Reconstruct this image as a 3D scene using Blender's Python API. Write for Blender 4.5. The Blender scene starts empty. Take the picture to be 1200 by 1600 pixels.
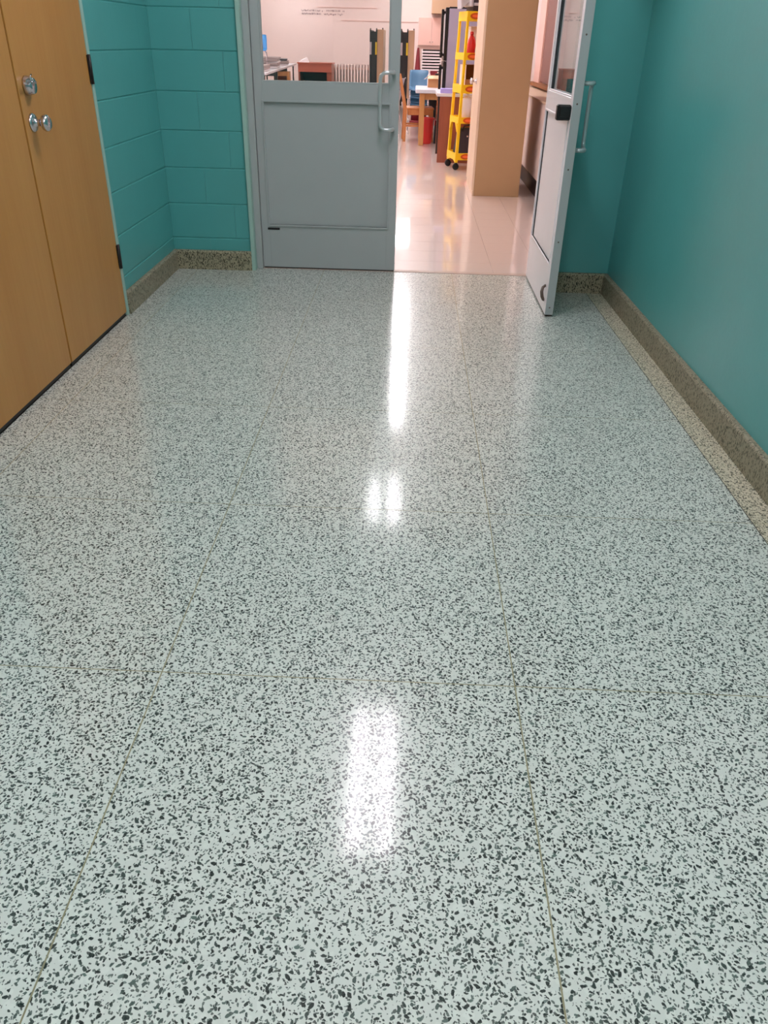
import bpy, bmesh, math, random
from mathutils import Vector, Matrix

R_ = random.Random(7)
SC = bpy.context.scene
COL = SC.collection

# ------------------------------------------------------------------ camera, world, exposure
cam_data = bpy.data.cameras.new('camera')
cam_data.sensor_fit = 'VERTICAL'
cam_data.sensor_height = 36.0
cam_data.lens = 27.0
cam_data.clip_start = 0.02
cam = bpy.data.objects.new('camera', cam_data)
COL.objects.link(cam)
RX = Vector((0.99913242, 0.03551453, 0.02175126))     # camera right, in the room's axes
DN = Vector((0.03708732, -0.52116534, -0.85264953))   # camera down
FW = Vector((-0.01894544, 0.85271649, -0.52203032))   # camera forward
cam.matrix_world = Matrix(((RX.x, -DN.x, -FW.x, 0.0), (RX.y, -DN.y, -FW.y, 0.0),
                           (RX.z, -DN.z, -FW.z, 1.27), (0, 0, 0, 1)))
SC.camera = cam

world = bpy.data.worlds.new('world')
SC.world = world
world.use_nodes = True
world.node_tree.nodes['Background'].inputs[0].default_value = (0.9, 0.95, 1.0, 1)
world.node_tree.nodes['Background'].inputs[1].default_value = 0.3

HALL_LAMP, ROOM_LAMP = 29.5, 25.0                      # radiance of the fluorescent lamps
SC.view_settings.view_transform = 'Standard'
SC.view_settings.look = 'None'
SC.view_settings.gamma = 1.0
SC.view_settings.use_curve_mapping = False
SC.view_settings.exposure = 0.0
SC.cycles.max_bounces = 10
SC.cycles.diffuse_bounces = 6
SC.cycles.glossy_bounces = 5
SC.cycles.transparent_max_bounces = 16
SC.cycles.use_denoising = True
SC.cycles.sample_clamp_indirect = 6.0


# ------------------------------------------------------------------ materials
def srgb(r, g, b):
    f = lambda c: c / 255 / 12.92 if c / 255 <= 0.04045 else ((c / 255 + 0.055) / 1.055) ** 2.4
    return (f(r), f(g), f(b), 1.0)


class NT:
    def __init__(s, name):
        s.m = bpy.data.materials.new(name)
        s.m.use_nodes = True
        s.t = s.m.node_tree
        s.b = s.t.nodes['Principled BSDF']
        s.out = s.t.nodes['Material Output']

    def n(s, kind, **kw):
        nd = s.t.nodes.new(kind)
        for k, v in kw.items():
            setattr(nd, k, v)
        return nd

    def l(s, a, b):
        s.t.links.new(a, b)

    def math(s, op, a, b=None, c=None):
        nd = s.n('ShaderNodeMath', operation=op)
        for i, v in enumerate((a, b, c)):
            if v is None:
                continue
            if isinstance(v, (int, float)):
                nd.inputs[i].default_value = v
            else:
                s.l(v, nd.inputs[i])
        return nd.outputs[0]

    def mix(s, fac, a, b):
        nd = s.n('ShaderNodeMix', data_type='RGBA')
        for sock, v in ((nd.inputs[0], fac), (nd.inputs[6], a), (nd.inputs[7], b)):
            if isinstance(v, (int, float, tuple)):
                sock.default_value = v
            else:
                s.l(v, sock)
        return nd.outputs[2]

    def noise(s, vec, scale, detail=3.0, rough=0.5):
        nd = s.n('ShaderNodeTexNoise')
        nd.inputs['Scale'].default_value = scale
        nd.inputs['Detail'].default_value = detail
        nd.inputs['Roughness'].default_value = rough
        if vec is not None:
            s.l(vec, nd.inputs['Vector'])
        return nd

    def bump(s, h, strength, dist):
        nd = s.n('ShaderNodeBump')
        nd.inputs['Strength'].default_value = strength
        nd.inputs['Distance'].default_value = dist
        s.l(h, nd.inputs['Height'])
        s.l(nd.outputs[0], s.b.inputs['Normal'])


def paint(name, col, rough=0.4, var=0.06, spec=0.5, metal=0.0, bump=0.0, bscale=120.0, coat=0.0, vscale=6.0, crough=0.1):
    k = NT(name)
    pos = k.n('ShaderNodeNewGeometry').outputs['Position']
    nz = k.noise(pos, vscale)
    lo = tuple(c * (1 - var) for c in col[:3]) + (1,)
    hi = tuple(min(1, c * (1 + var)) for c in col[:3]) + (1,)
    k.l(k.mix(nz.outputs['Fac'], lo, hi), k.b.inputs['Base Color'])
    k.b.inputs['Roughness'].default_value = rough
    k.b.inputs['Metallic'].default_value = metal
    k.b.inputs['Specular IOR Level'].default_value = spec
    k.b.inputs['Coat Weight'].default_value = coat
    k.b.inputs['Coat Roughness'].default_value = crough
    if bump:
        k.bump(k.noise(pos, bscale, 4.0).outputs['Fac'], 0.5, bump)
    return k.m


def lamp(name, col, strength):
    k = NT(name)
    e = k.n('ShaderNodeEmission')
    e.inputs[0].default_value = col
    e.inputs[1].default_value = strength
    k.l(e.outputs[0], k.out.inputs[0])
    return k.m


def terrazzo(name, matrix_col, chip_col, mid_col, rough=0.3, coat=0.8, density=0.56):
    k = NT(name)
    pos = k.n('ShaderNodeNewGeometry').outputs['Position']
    wob = k.noise(pos, 140.0, 2.0)
    off = k.n('ShaderNodeVectorMath', operation='SUBTRACT')
    k.l(wob.outputs['Color'], off.inputs[0])
    off.inputs[1].default_value = (0.5, 0.5, 0.5)
    sc = k.n('ShaderNodeVectorMath', operation='SCALE')
    k.l(off.outputs[0], sc.inputs[0])
    sc.inputs['Scale'].default_value = 0.0045
    p2 = k.n('ShaderNodeVectorMath', operation='ADD')
    k.l(pos, p2.inputs[0]); k.l(sc.outputs[0], p2.inputs[1])

    def chips(size, keep, rmin, rvar, stretch):
        v = k.n('ShaderNodeTexVoronoi', voronoi_dimensions='3D', feature='F1')
        v.inputs['Scale'].default_value = 1.0 / size
        k.l(p2.outputs[0], v.inputs['Vector'])
        d = k.n('ShaderNodeVectorMath', operation='SUBTRACT')
        k.l(p2.outputs[0], d.inputs[0]); k.l(v.outputs['Position'], d.inputs[1])
        rgb = k.n('ShaderNodeSeparateColor')
        k.l(v.outputs['Color'], rgb.inputs[0])
        rot = k.n('ShaderNodeVectorRotate', rotation_type='Z_AXIS')
        k.l(d.outputs[0], rot.inputs['Vector'])
        k.l(k.math('MULTIPLY', rgb.outputs[0], 6.283), rot.inputs['Angle'])
        st = k.n('ShaderNodeVectorMath', operation='MULTIPLY')
        k.l(rot.outputs[0], st.inputs[0]); st.inputs[1].default_value = (1.0, stretch, 0.6)
        ln = k.n('ShaderNodeVectorMath', operation='LENGTH')
        k.l(st.outputs[0], ln.inputs[0])
        r = k.math('MULTIPLY', k.math('ADD', k.math('MULTIPLY', rgb.outputs[1], rvar), rmin), size)
        inside = k.n('ShaderNodeMapRange', interpolation_type='SMOOTHSTEP')
        k.l(k.math('DIVIDE', ln.outputs['Value'], r), inside.inputs[0])
        inside.inputs[1].default_value = 1.12; inside.inputs[2].default_value = 0.88
        return k.math('MULTIPLY', inside.outputs[0], k.math('LESS_THAN', rgb.outputs[2], keep)), rgb

    big, rgb1 = chips(0.0100, density, 0.26, 0.36, 1.9)
    small, rgb2 = chips(0.0066, density, 0.32, 0.36, 1.9)
    pale, rgb3 = chips(0.0160, 0.45, 0.30, 0.35, 1.3)
    cloud = k.noise(pos, 3.0, 3.0)
    base = k.mix(k.math('MULTIPLY', pale, 0.5), matrix_col, tuple(min(1, c * 1.14) for c in matrix_col[:3]) + (1,))
    base = k.mix(k.math('MULTIPLY', cloud.outputs['Fac'], 0.25), base, tuple(c * 0.8 for c in matrix_col[:3]) + (1,))
    c_small = k.mix(k.math('POWER', rgb2.outputs[0], 1.6), chip_col, mid_col)
    base = k.mix(k.math('MULTIPLY', small, 0.85), base, c_small)
    c_big = k.mix(k.math('POWER', rgb1.outputs[0], 3.0), chip_col, mid_col)
    base = k.mix(k.math('MULTIPLY', big, 0.95), base, c_big)
    k.l(base, k.b.inputs['Base Color'])
    k.b.inputs['Roughness'].default_value = rough
    k.b.inputs['Specular IOR Level'].default_value = 0.25
    k.b.inputs['Coat Weight'].default_value = coat
    k.b.inputs['Coat IOR'].default_value = 1.38
    k.b.inputs['Coat Roughness'].default_value = 0.105
    return k.m


def wood(name, c1, c2, rough=0.4, axis='Z', scale=1.0, coat=0.2):
    k = NT(name)
    pos = k.n('ShaderNodeNewGeometry').outputs['Position']
    mp = k.n('ShaderNodeMapping')
    s = {'Z': (9, 9, 0.7), 'Y': (9, 0.7, 9), 'X': (0.7, 9, 9)}[axis]
    mp.inputs['Scale'].default_value = tuple(v * scale for v in s)
    k.l(pos, mp.inputs[0])
    a = k.noise(mp.outputs[0], 1.0, 5.0, 0.55)
    b = k.noise(mp.outputs[0], 14.0, 2.0)
    c = k.noise(pos, 1.6, 2.0)
    f = k.math('ADD', k.math('MULTIPLY', a.outputs['Fac'], 0.75), k.math('MULTIPLY', b.outputs['Fac'], 0.25))
    mr = k.n('ShaderNodeMapRange')
    k.l(f, mr.inputs[0]); mr.inputs[1].default_value = 0.36; mr.inputs[2].default_value = 0.64
    col = k.mix(mr.outputs[0], c1, c2)
    col = k.mix(k.math('MULTIPLY', c.outputs['Fac'], 0.3), col, tuple(v * 0.8 for v in c1[:3]) + (1,))
    k.l(col, k.b.inputs['Base Color'])
    k.b.inputs['Roughness'].default_value = rough
    k.b.inputs['Coat Weight'].default_value = coat
    k.b.inputs['Coat Roughness'].default_value = 0.25
    return k.m


def glass(name):
    k = NT(name)
    fr = k.n('ShaderNodeFresnel'); fr.inputs['IOR'].default_value = 1.52
    geo = k.n('ShaderNodeNewGeometry')
    f2 = k.math('DIVIDE', k.math('MULTIPLY', fr.outputs[0], 2.0), k.math('ADD', fr.outputs[0], 1.0))
    fac = k.math('MULTIPLY', f2, k.math('SUBTRACT', 1.0, geo.outputs['Backfacing']))
    tr = k.n('ShaderNodeBsdfTransparent'); tr.inputs[0].default_value = (0.95, 0.96, 0.955, 1)
    gl = k.n('ShaderNodeBsdfGlossy'); gl.inputs['Roughness'].default_value = 0.0
    mx = k.n('ShaderNodeMixShader')
    k.l(fac, mx.inputs[0]); k.l(tr.outputs[0], mx.inputs[1]); k.l(gl.outputs[0], mx.inputs[2])
    k.l(mx.outputs[0], k.out.inputs[0])
    return k.m


TEAL = srgb(84, 164, 161)
M = dict(
    teal=paint('teal_block_paint', TEAL, 0.38, 0.05, bump=0.0012, bscale=160),
    teal_smooth=paint('teal_wall_paint', TEAL, 0.34, 0.05, spec=0.75, bump=0.0010, bscale=40),
    pale_teal=paint('pale_teal_trim_paint', srgb(160, 194, 182), 0.4, 0.05),
    ceiling=paint('ceiling_white', srgb(232, 232, 226), 0.9, 0.03),
    terr=terrazzo('terrazzo_green_chip', srgb(211, 215, 205), srgb(14, 23, 20), srgb(90, 106, 98)),
    terr_edge=terrazzo('terrazzo_worn_edge', srgb(206, 200, 176), srgb(40, 44, 36), srgb(120, 118, 98), rough=0.5, coat=0.15),
    terr_base=terrazzo('terrazzo_base_olive', srgb(156, 146, 124), srgb(84, 80, 64), srgb(122, 114, 94), rough=0.5, coat=0.15, density=0.5),
    terr_dark=terrazzo('terrazzo_base_speckled', srgb(160, 152, 126), srgb(40, 42, 32), srgb(104, 100, 80), rough=0.5, coat=0.15, density=0.55),
    strip=paint('zinc_divider', srgb(150, 143, 112), 0.4, 0.15, metal=0.4),
    sub=paint('floor_substrate', srgb(70, 68, 60), 0.8),
    maple=wood('door_veneer', srgb(186, 126, 56), srgb(198, 142, 72), 0.42, 'Z', 0.45),
    seam=paint('door_gap_dark', srgb(34, 20, 12), 0.7),
    bronze=paint('dark_hinge', srgb(52, 46, 44), 0.4, metal=0.6),
    chrome=paint('satin_chrome', srgb(205, 200, 205), 0.2, 0.02, metal=1.0),
    gray=paint('gray_door_paint', srgb(168, 174, 173), 0.42, 0.03, bump=0.0003, bscale=200),
    alum=paint('pull_aluminium', srgb(196, 202, 202), 0.3, 0.03, metal=0.5),
    leafwhite=paint('white_door_paint', srgb(236, 232, 234), 0.35, 0.03),
    shade_strip=paint('shade_strip_black', srgb(38, 38, 42), 0.6),
    black=paint('black_plastic', srgb(14, 13, 14), 0.45),
    brass=paint('worn_bracket', srgb(110, 96, 88), 0.4, metal=0.5),
    sweep=paint('door_sweep_rust', srgb(186, 164, 150), 0.5),
    glass=glass('pane_glass'),
    room_wall=paint('room_wall_cream', srgb(236, 218, 212), 0.6, 0.02),
    room_floor=paint('room_floor_tile', srgb(224, 206, 197), 0.32, 0.04, coat=1.0, vscale=2.5, crough=0.045),
    room_seam=paint('room_floor_seam', srgb(186, 166, 156), 0.5),
    ink=paint('gray_ink', srgb(150, 128, 130), 0.7),
    tan=paint('tan_cabinet', srgb(182, 148, 108), 0.5, 0.04),
    cream=paint('cabinet_front_lit', srgb(232, 206, 178), 0.4, 0.03),
    yellow=paint('rack_yellow', srgb(252, 206, 24), 0.35, 0.03),
    orange=paint('badge_orange', srgb(214, 92, 12), 0.45),
    orange2=paint('badge_bright', srgb(255, 118, 60), 0.45),
    white=paint('white_plastic', srgb(240, 232, 232), 0.4, 0.02),
    red=paint('red_plastic', srgb(214, 44, 40), 0.35),
    green=paint('green_label', srgb(70, 110, 60), 0.5),
    lilac=paint('lilac_card', srgb(168, 160, 232), 0.5),
    card=paint('cardboard', srgb(190, 136, 90), 0.75, 0.05),
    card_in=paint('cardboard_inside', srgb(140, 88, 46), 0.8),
    dark=paint('dark_gray', srgb(60, 50, 58), 0.5),
    ltgray=paint('light_gray', srgb(196, 190, 196), 0.45),
    fridge=paint('fridge_side_gray', srgb(150, 140, 158), 0.4, 0.03),
    fridge_door=paint('fridge_door_black', srgb(24, 18, 22), 0.25),
    redwood=wood('desk_redwood', srgb(132, 66, 46), srgb(160, 86, 60), 0.4, 'Z'),
    orangewood=wood('desk_orange_brown', srgb(172, 88, 66), srgb(194, 104, 80), 0.4, 'X'),
    oak=wood('oak', srgb(190, 132, 76), srgb(220, 164, 104), 0.4, 'Z'),
    chairwood=wood('chair_wood', srgb(176, 108, 58), srgb(206, 140, 84), 0.4, 'Z'),
    lam=paint('gray_laminate', srgb(214, 210, 216), 0.35, 0.02),
    blue=paint('blue_seat', srgb(72, 116, 150), 0.4),
    skyblue=paint('bright_blue_seat', srgb(60, 150, 226), 0.4),
    burg=paint('burgundy', srgb(124, 30, 40), 0.5),
    paper=paint('gray_paper', srgb(176, 160, 158), 0.7, 0.1, vscale=30),
    paper_w=paint('white_paper', srgb(244, 236, 238), 0.7),
    vent=paint('ventilator_cream', srgb(238, 220, 214), 0.45, 0.02),
    finshade=paint('fin_gap_shade', srgb(176, 150, 146), 0.6),
    mauve=paint('mauve_blind', srgb(138, 98, 90), 0.6, 0.04),
    pink=paint('pink_frame', srgb(236, 196, 184), 0.5, 0.02),
    tableblack=paint('folding_table_black', srgb(26, 28, 30), 0.4),
    label_y=paint('yellow_sticker', srgb(232, 204, 52), 0.5),
    tanedge=paint('tan_laminate', srgb(206, 172, 140), 0.4),
    hall_lens=lamp('hall_lens', (1.0, 0.90, 0.965, 1), HALL_LAMP * 0.32),
    hall_tube=lamp('hall_tube', (1.0, 0.90, 0.975, 1), HALL_LAMP * 2.2),
    room_lens=lamp('room_lens', (1.0, 0.95, 0.98, 1), ROOM_LAMP * 0.85),
    room_tube=lamp('room_tube', (1.0, 0.95, 0.99, 1), ROOM_LAMP * 1.2),
)


# ------------------------------------------------------------------ builders
class MB:
    """Collects simple shapes and links them as one mesh object."""

    def __init__(s):
        s.bm = bmesh.new()

    def box(s, x0, x1, y0, y1, z0, z1, bev=0.0, mat=0, rot=None):
        b = bmesh.new()
        bmesh.ops.create_cube(b, size=1.0)
        for v in b.verts:
            v.co = Vector(((x0 + x1) / 2 + v.co.x * (x1 - x0), (y0 + y1) / 2 + v.co.y * (y1 - y0),
                           (z0 + z1) / 2 + v.co.z * (z1 - z0)))
        if bev:
            bmesh.ops.bevel(b, geom=list(b.edges), offset=bev, segments=1, affect='EDGES', profile=0.6)
        if rot is not None:
            bmesh.ops.transform(b, matrix=rot, verts=b.verts)
        return s._take(b, mat)

    def _take(s, b, mat, smooth=False):
        bmesh.ops.recalc_face_normals(b, faces=b.faces)
        vm = {v: s.bm.verts.new(v.co) for v in b.verts}
        for f in b.faces:
            try:
                nf = s.bm.faces.new([vm[v] for v in f.verts])
                nf.material_index = mat
                nf.smooth = smooth
            except ValueError:
                pass
        b.free()
        return s

    def hexa(s, pts, mat=0):
        """Eight corners: four below, then four above, both going round."""
        b = bmesh.new()
        v = [b.verts.new(p) for p in pts]
        for q in ((0, 3, 2, 1), (4, 5, 6, 7), (0, 1, 5, 4), (1, 2, 6, 5), (2, 3, 7, 6), (3, 0, 4, 7)):
            b.faces.new([v[i] for i in q])
        return s._take(b, mat)

    def tube(s, pts, r, n=12, mat=0, caps=True):
        b = bmesh.new()
        pts = [Vector(p) for p in pts]
        rad = r if isinstance(r, (list, tuple)) else [r] * len(pts)
        rings = []
        prev = None
        for i, p in enumerate(pts):
            d = (pts[min(i + 1, len(pts) - 1)] - pts[max(i - 1, 0)]).normalized()
            if prev is None:
                a = Vector((0, 0, 1)) if abs(d.z) < 0.9 else Vector((1, 0, 0))
                u = d.cross(a).normalized()
            else:
                u = (prev - d * prev.dot(d)).normalized()
            prev = u
            w = d.cross(u)
            rings.append([b.verts.new(p + (u * math.cos(2 * math.pi * k / n) + w * math.sin(2 * math.pi * k / n)) * rad[i])
                          for k in range(n)])
        for i in range(len(rings) - 1):
            for k in range(n):
                b.faces.new((rings[i][k], rings[i][(k + 1) % n], rings[i + 1][(k + 1) % n], rings[i + 1][k]))
        if caps:
            b.faces.new(rings[0][::-1]); b.faces.new(rings[-1])
        return s._take(b, mat, True)

    def lathe(s, origin, axis, prof, n=20, mat=0):
        """prof: (distance along axis, radius)."""
        o = Vector(origin); d = Vector(axis).normalized()
        return s.tube([o + d * (t + 1e-5 * i) for i, (t, r) in enumerate(prof)], [max(r, 1e-4) for t, r in prof], n, mat)

    def prism(s, poly, lo, hi, axis='y', mat=0):
        """poly in the two other axes, drawn out from lo to hi."""
        b = bmesh.new()
        f = {'y': lambda a, c, t: (a, t, c), 'x': lambda a, c, t: (t, a, c), 'z': lambda a, c, t: (a, c, t)}[axis]
        lov = [b.verts.new(f(a, c, lo)) for a, c in poly]
        hiv = [b.verts.new(f(a, c, hi)) for a, c in poly]
        m = len(poly)
        b.faces.new(lov[::-1]); b.faces.new(hiv)
        for i in range(m):
            b.faces.new((lov[i], lov[(i + 1) % m], hiv[(i + 1) % m], hiv[i]))
        return s._take(b, mat)

    def mesh(s, name):
        me = bpy.data.meshes.new(name)
        s.bm.to_mesh(me)
        s.bm.free()
        return me

    def build(s, name, mats, parent=None):
        me = s.mesh(name)
        for m in (mats if isinstance(mats, (list, tuple)) else [mats]):
            me.materials.append(M[m])
        return link(name, me, parent)


def link(name, me, parent=None, loc=(0, 0, 0), rz=0.0):
    o = bpy.data.objects.new(name, me)
    COL.objects.link(o)
    o.parent = parent
    o.location = loc
    o.rotation_euler = (0, 0, rz)
    return o


def B(name, mat, parent, x0, x1, y0, y1, z0, z1, bev=0.002):
    return MB().box(x0, x1, y0, y1, z0, z1, bev).build(name, mat, parent)


def thing(name, label, cat, loc=(0, 0, 0), rz=0.0, group=None, kind=None):
    o = link(name, None, None, loc, rz)
    return tag(o, label, cat, group, kind)


def tag(o, label, cat, group=None, kind=None):
    o['label'] = label
    o['category'] = cat
    if group: o['group'] = group
    if kind: o['kind'] = kind
    return o


def copy_tree(o, loc=None, rz=None, label=None, parent=None):
    c = o.copy(); COL.objects.link(c)
    c.parent = parent
    if loc is not None: c.location = loc
    if rz is not None: c.rotation_euler = (0, 0, rz)
    if label: c['label'] = label
    for ch in list(o.children):
        copy_tree(ch, parent=c)
    return c


def arc(cx, cy, r, a0, a1, n=6):
    return [(cx + r * math.cos(math.radians(a0 + (a1 - a0) * i / n)), cy + r * math.sin(math.radians(a0 + (a1 - a0) * i / n)))
            for i in range(n + 1)]


# ------------------------------------------------------------------ setting: the hall
CEIL = 3.05
XL = -1.488
YB = -6.0                                     # far end of the hall behind the camera
xr = lambda y: 1.235 - 0.0145 * (y - 2.0)     # the right wall runs slightly inward
xs = lambda y: 1.119 - 0.0130 * (y - 1.97)    # border strip beside it
YW, YR, YD = 5.00, 4.715, 5.055               # left wing, right wing, door faces

# floor: substrate, terrazzo panels, divider strips
floor = MB().box(-1.6, 1.45, YB - 0.1, 5.057, -0.08, -0.012).build('floor', 'sub')
tag(floor, 'glossy white terrazzo corridor floor with dark green chips', 'floor', kind='structure')
rows = [YB] + [1.321 + 0.768 * k for k in range(-9, 5)] + [5.055]
G = 0.0016
cols = [(lambda y: XL + 0.004, lambda y: -1.345, 'terr_edge'), (lambda y: -1.345, lambda y: -0.540, 'terr'),
        (lambda y: -0.540, lambda y: 0.285, 'terr'), (lambda y: 0.285, xs, 'terr'), (xs, lambda y: xr(y) - 0.004, 'terr_edge')]
cols[0] = cols[0][:2] + ('terr',)
for j in range(len(rows) - 1):
    y0, y1 = rows[j] + G, rows[j + 1] - G
    for c0, c1, mt in cols:
        a, b, c, d = c0(y0) + G, c1(y0) - G, c1(y1) - G, c0(y1) + G
        MB().hexa([(a, y0, -0.014), (b, y0, -0.014), (c, y1, -0.014), (d, y1, -0.014),
                   (a, y0, 0), (b, y0, 0), (c, y1, 0), (d, y1, 0)]).build('terrazzo_panel', mt, floor)
    if j:
        for c0, c1, mt in cols:
            y = rows[j]
            MB().box(c0(y) + G, c1(y) - G, y - G, y + G, -0.013, -0.0004).build('divider_strip', 'strip', floor)
for fx, mt in ((lambda y: -1.345, 'strip'), (lambda y: -0.540, 'strip'), (lambda y: 0.285, 'strip'), (xs, 'bronze')):
    w = G if mt == 'strip' else 0.003
    MB().hexa([(fx(YB) - w, YB, -0.013), (fx(YB) + w, YB, -0.013), (fx(5.055) + w, 5.055, -0.013), (fx(5.055) - w, 5.055, -0.013),
               (fx(YB) - w, YB, -0.0002), (fx(YB) + w, YB, -0.0002), (fx(5.055) + w, 5.055, -0.0002), (fx(5.055) - w, 5.055, -0.0002)]
              ).build('divider_strip', mt, floor)

# left wall: core with door opening (y 2.38 .. 4.01), painted blocks around it
OP0, OP1, OPZ = 2.385, 4.006, 2.075
wl = MB()
wl.box(XL - 0.2, XL - 0.004, YB, OP0, 0, CEIL)
wl.box(XL - 0.2, XL - 0.004, OP1, YW + 0.25, 0, CEIL)
wl.box(XL - 0.2, XL - 0.004, OP0, OP1, OPZ, CEIL)
wall_left = tag(wl.build('wall_left', 'teal'), 'teal painted block wall with wooden double doors', 'wall', kind='structure')
COURSE, Z0 = 0.2032, -0.015
block_mesh = {}


def block(parent, face, a0, a1, z0, z1, axis):
    """One painted block on a wall: axis 'x' = wall faces +x at x=face, 'y' = wall faces -y at y=face."""
    L, Hh = round(a1 - a0 - (0.0002 if axis == 'x' else 0.0016), 4), round(z1 - z0 - 0.0040, 4)
    key = (L, Hh, axis)
    if key not in block_mesh:
        m = MB()
        if axis == 'x':
            m.prism([(-0.016, -Hh / 2), (-0.0035, -Hh / 2), (0, -Hh / 2 + 0.0035), (0, Hh / 2 - 0.0035), (-0.0035, Hh / 2), (-0.016, Hh / 2)], -L / 2, L / 2, 'y')
        else:
            m.prism([(0.016, -Hh / 2), (0.0035, -Hh / 2), (0, -Hh / 2 + 0.0035), (0, Hh / 2 - 0.0035), (0.0035, Hh / 2), (0.016, Hh / 2)], -L / 2, L / 2, 'x')
        me = m.mesh('block'); me.materials.append(M['teal'])
        block_mesh[key] = me
    loc = (face, (a0 + a1) / 2, (z0 + z1) / 2) if axis == 'x' else ((a0 + a1) / 2, face, (z0 + z1) / 2)
    return link('block', block_mesh[key], parent, loc)


for k in range(0, 15):
    z0, z1 = max(0.0, Z0 + COURSE * k), min(CEIL, Z0 + COURSE * (k + 1))
    ys = [YW - (0.406 * i + (0.0 if k % 2 else 0.203)) for i in range(0, 28)]
    edges = sorted({YB, YW} | {y for y in ys if y > YB})
    for a, b in zip(edges, edges[1:]):
        if z0 < OPZ - 0.05:
            for s0, s1 in ((YB, OP0), (OP1, YW)):
                lo, hi = max(a, s0), min(b, s1)
                if hi - lo > 0.03 and hi > 1.2:
                    block(wall_left, XL, lo, hi, z0, min(z1, CEIL), 'x')
        elif b > 1.2:
            block(wall_left, XL, a, b, max(z0, OPZ) if z0 < OPZ else z0, z1, 'x')

# end wall: left wing, right wing, header over the doors
ENX0, ENX1, ENZ = -0.996, 0.830, 2.085
we = MB()
we.box(XL - 0.2, ENX0, YW + 0.004, YW + 0.25, 0, CEIL)
we.box(ENX1, 1.55, YR, YW + 0.25, 0, CEIL)
we.box(ENX0, ENX1, YW + 0.004, YW + 0.25, ENZ, CEIL)
wall_end = tag(we.build('wall_end', 'teal_smooth'), 'teal end wall around the gray entrance doors', 'wall', kind='structure')
for k in range(0, 15):
    z0, z1 = max(0.0, Z0 + COURSE * k), min(CEIL, Z0 + COURSE * (k + 1))
    e = [XL, -1.253, ENX0] if k % 2 == 0 else [XL, ENX0 - 0.09, ENX0]
    for a, b in zip(e, e[1:]):
        block(wall_end, YW, a, b, z0, z1, 'y')
# right wall
y0, y1 = YB, YR + 0.2
wr = MB().hexa([(xr(y0), y0, 0), (xr(y0) + 0.2, y0, 0), (xr(y1) + 0.2, y1, 0), (xr(y1), y1, 0),
                (xr(y0), y0, CEIL), (xr(y0) + 0.2, y0, CEIL), (xr(y1) + 0.2, y1, CEIL), (xr(y1), y1, CEIL)])
wall_right = tag(wr.build('wall_right', 'teal_smooth'), 'smooth teal painted wall along the right of the corridor', 'wall', kind='structure')
tag(MB().box(XL - 0.2, 1.6, YB - 0.2, YB, 0, CEIL).build('wall_back', 'teal_smooth'), 'teal wall closing the corridor behind the viewer', 'wall', kind='structure')
tag(MB().box(XL - 0.2, 1.6, YB - 0.2, YW + 0.25, CEIL, CEIL + 0.15).build('ceiling', 'ceiling'), 'white corridor ceiling', 'ceiling', kind='structure')

# terrazzo bases with a rounded top edge
BH = 0.116
def base_profile(t):
    return [(0, 0), (t, 0), (t, BH - 0.010), (t - 0.003, BH - 0.004), (t - 0.008, BH), (0, BH)]
bl = MB()
for s0, s1 in ((YB, OP0 - 0.004), (OP1 + 0.002, YW)):
    bl.prism([(XL + a, c) for a, c in base_profile(0.022)], s0, s1, 'y')
tag(bl.build('baseboard_left', 'terr_base'), 'olive speckled terrazzo base under the teal block wall', 'baseboard', kind='structure')
be = MB()
be.prism([(YW - a, c) for a, c in base_profile(0.026)], XL + 0.022, ENX0 + 0.002, 'x')
tag(be.build('baseboard_end', 'terr_dark'), 'olive terrazzo base in the corner beside the closed gray door', 'baseboard', kind='structure')
be = MB()
be.prism([(YR - a, c) for a, c in base_profile(0.024)], ENX1, xr(YR) - 0.02, 'x')
tag(be.build('baseboard_end_right', 'terr_dark'), 'dark speckled terrazzo base behind the open door', 'baseboard', kind='structure')
prof = base_profile(0.024)
b = bmesh.new()
ring = [[b.verts.new((xr(y) - a, y, c)) for a, c in prof] for y in (YB, YR)]
for i in range(len(prof)):
    j = (i + 1) % len(prof)
    b.faces.new((ring[0][i], ring[0][j], ring[1][j], ring[1][i]))
b.faces.new(ring[0][::-1]); b.faces.new(ring[1])
mb = MB(); mb._take(b, 0)
tag(mb.build('baseboard_right', 'terr_base'), 'olive terrazzo base with pale top edge under the right teal wall', 'baseboard', kind='structure')

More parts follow.
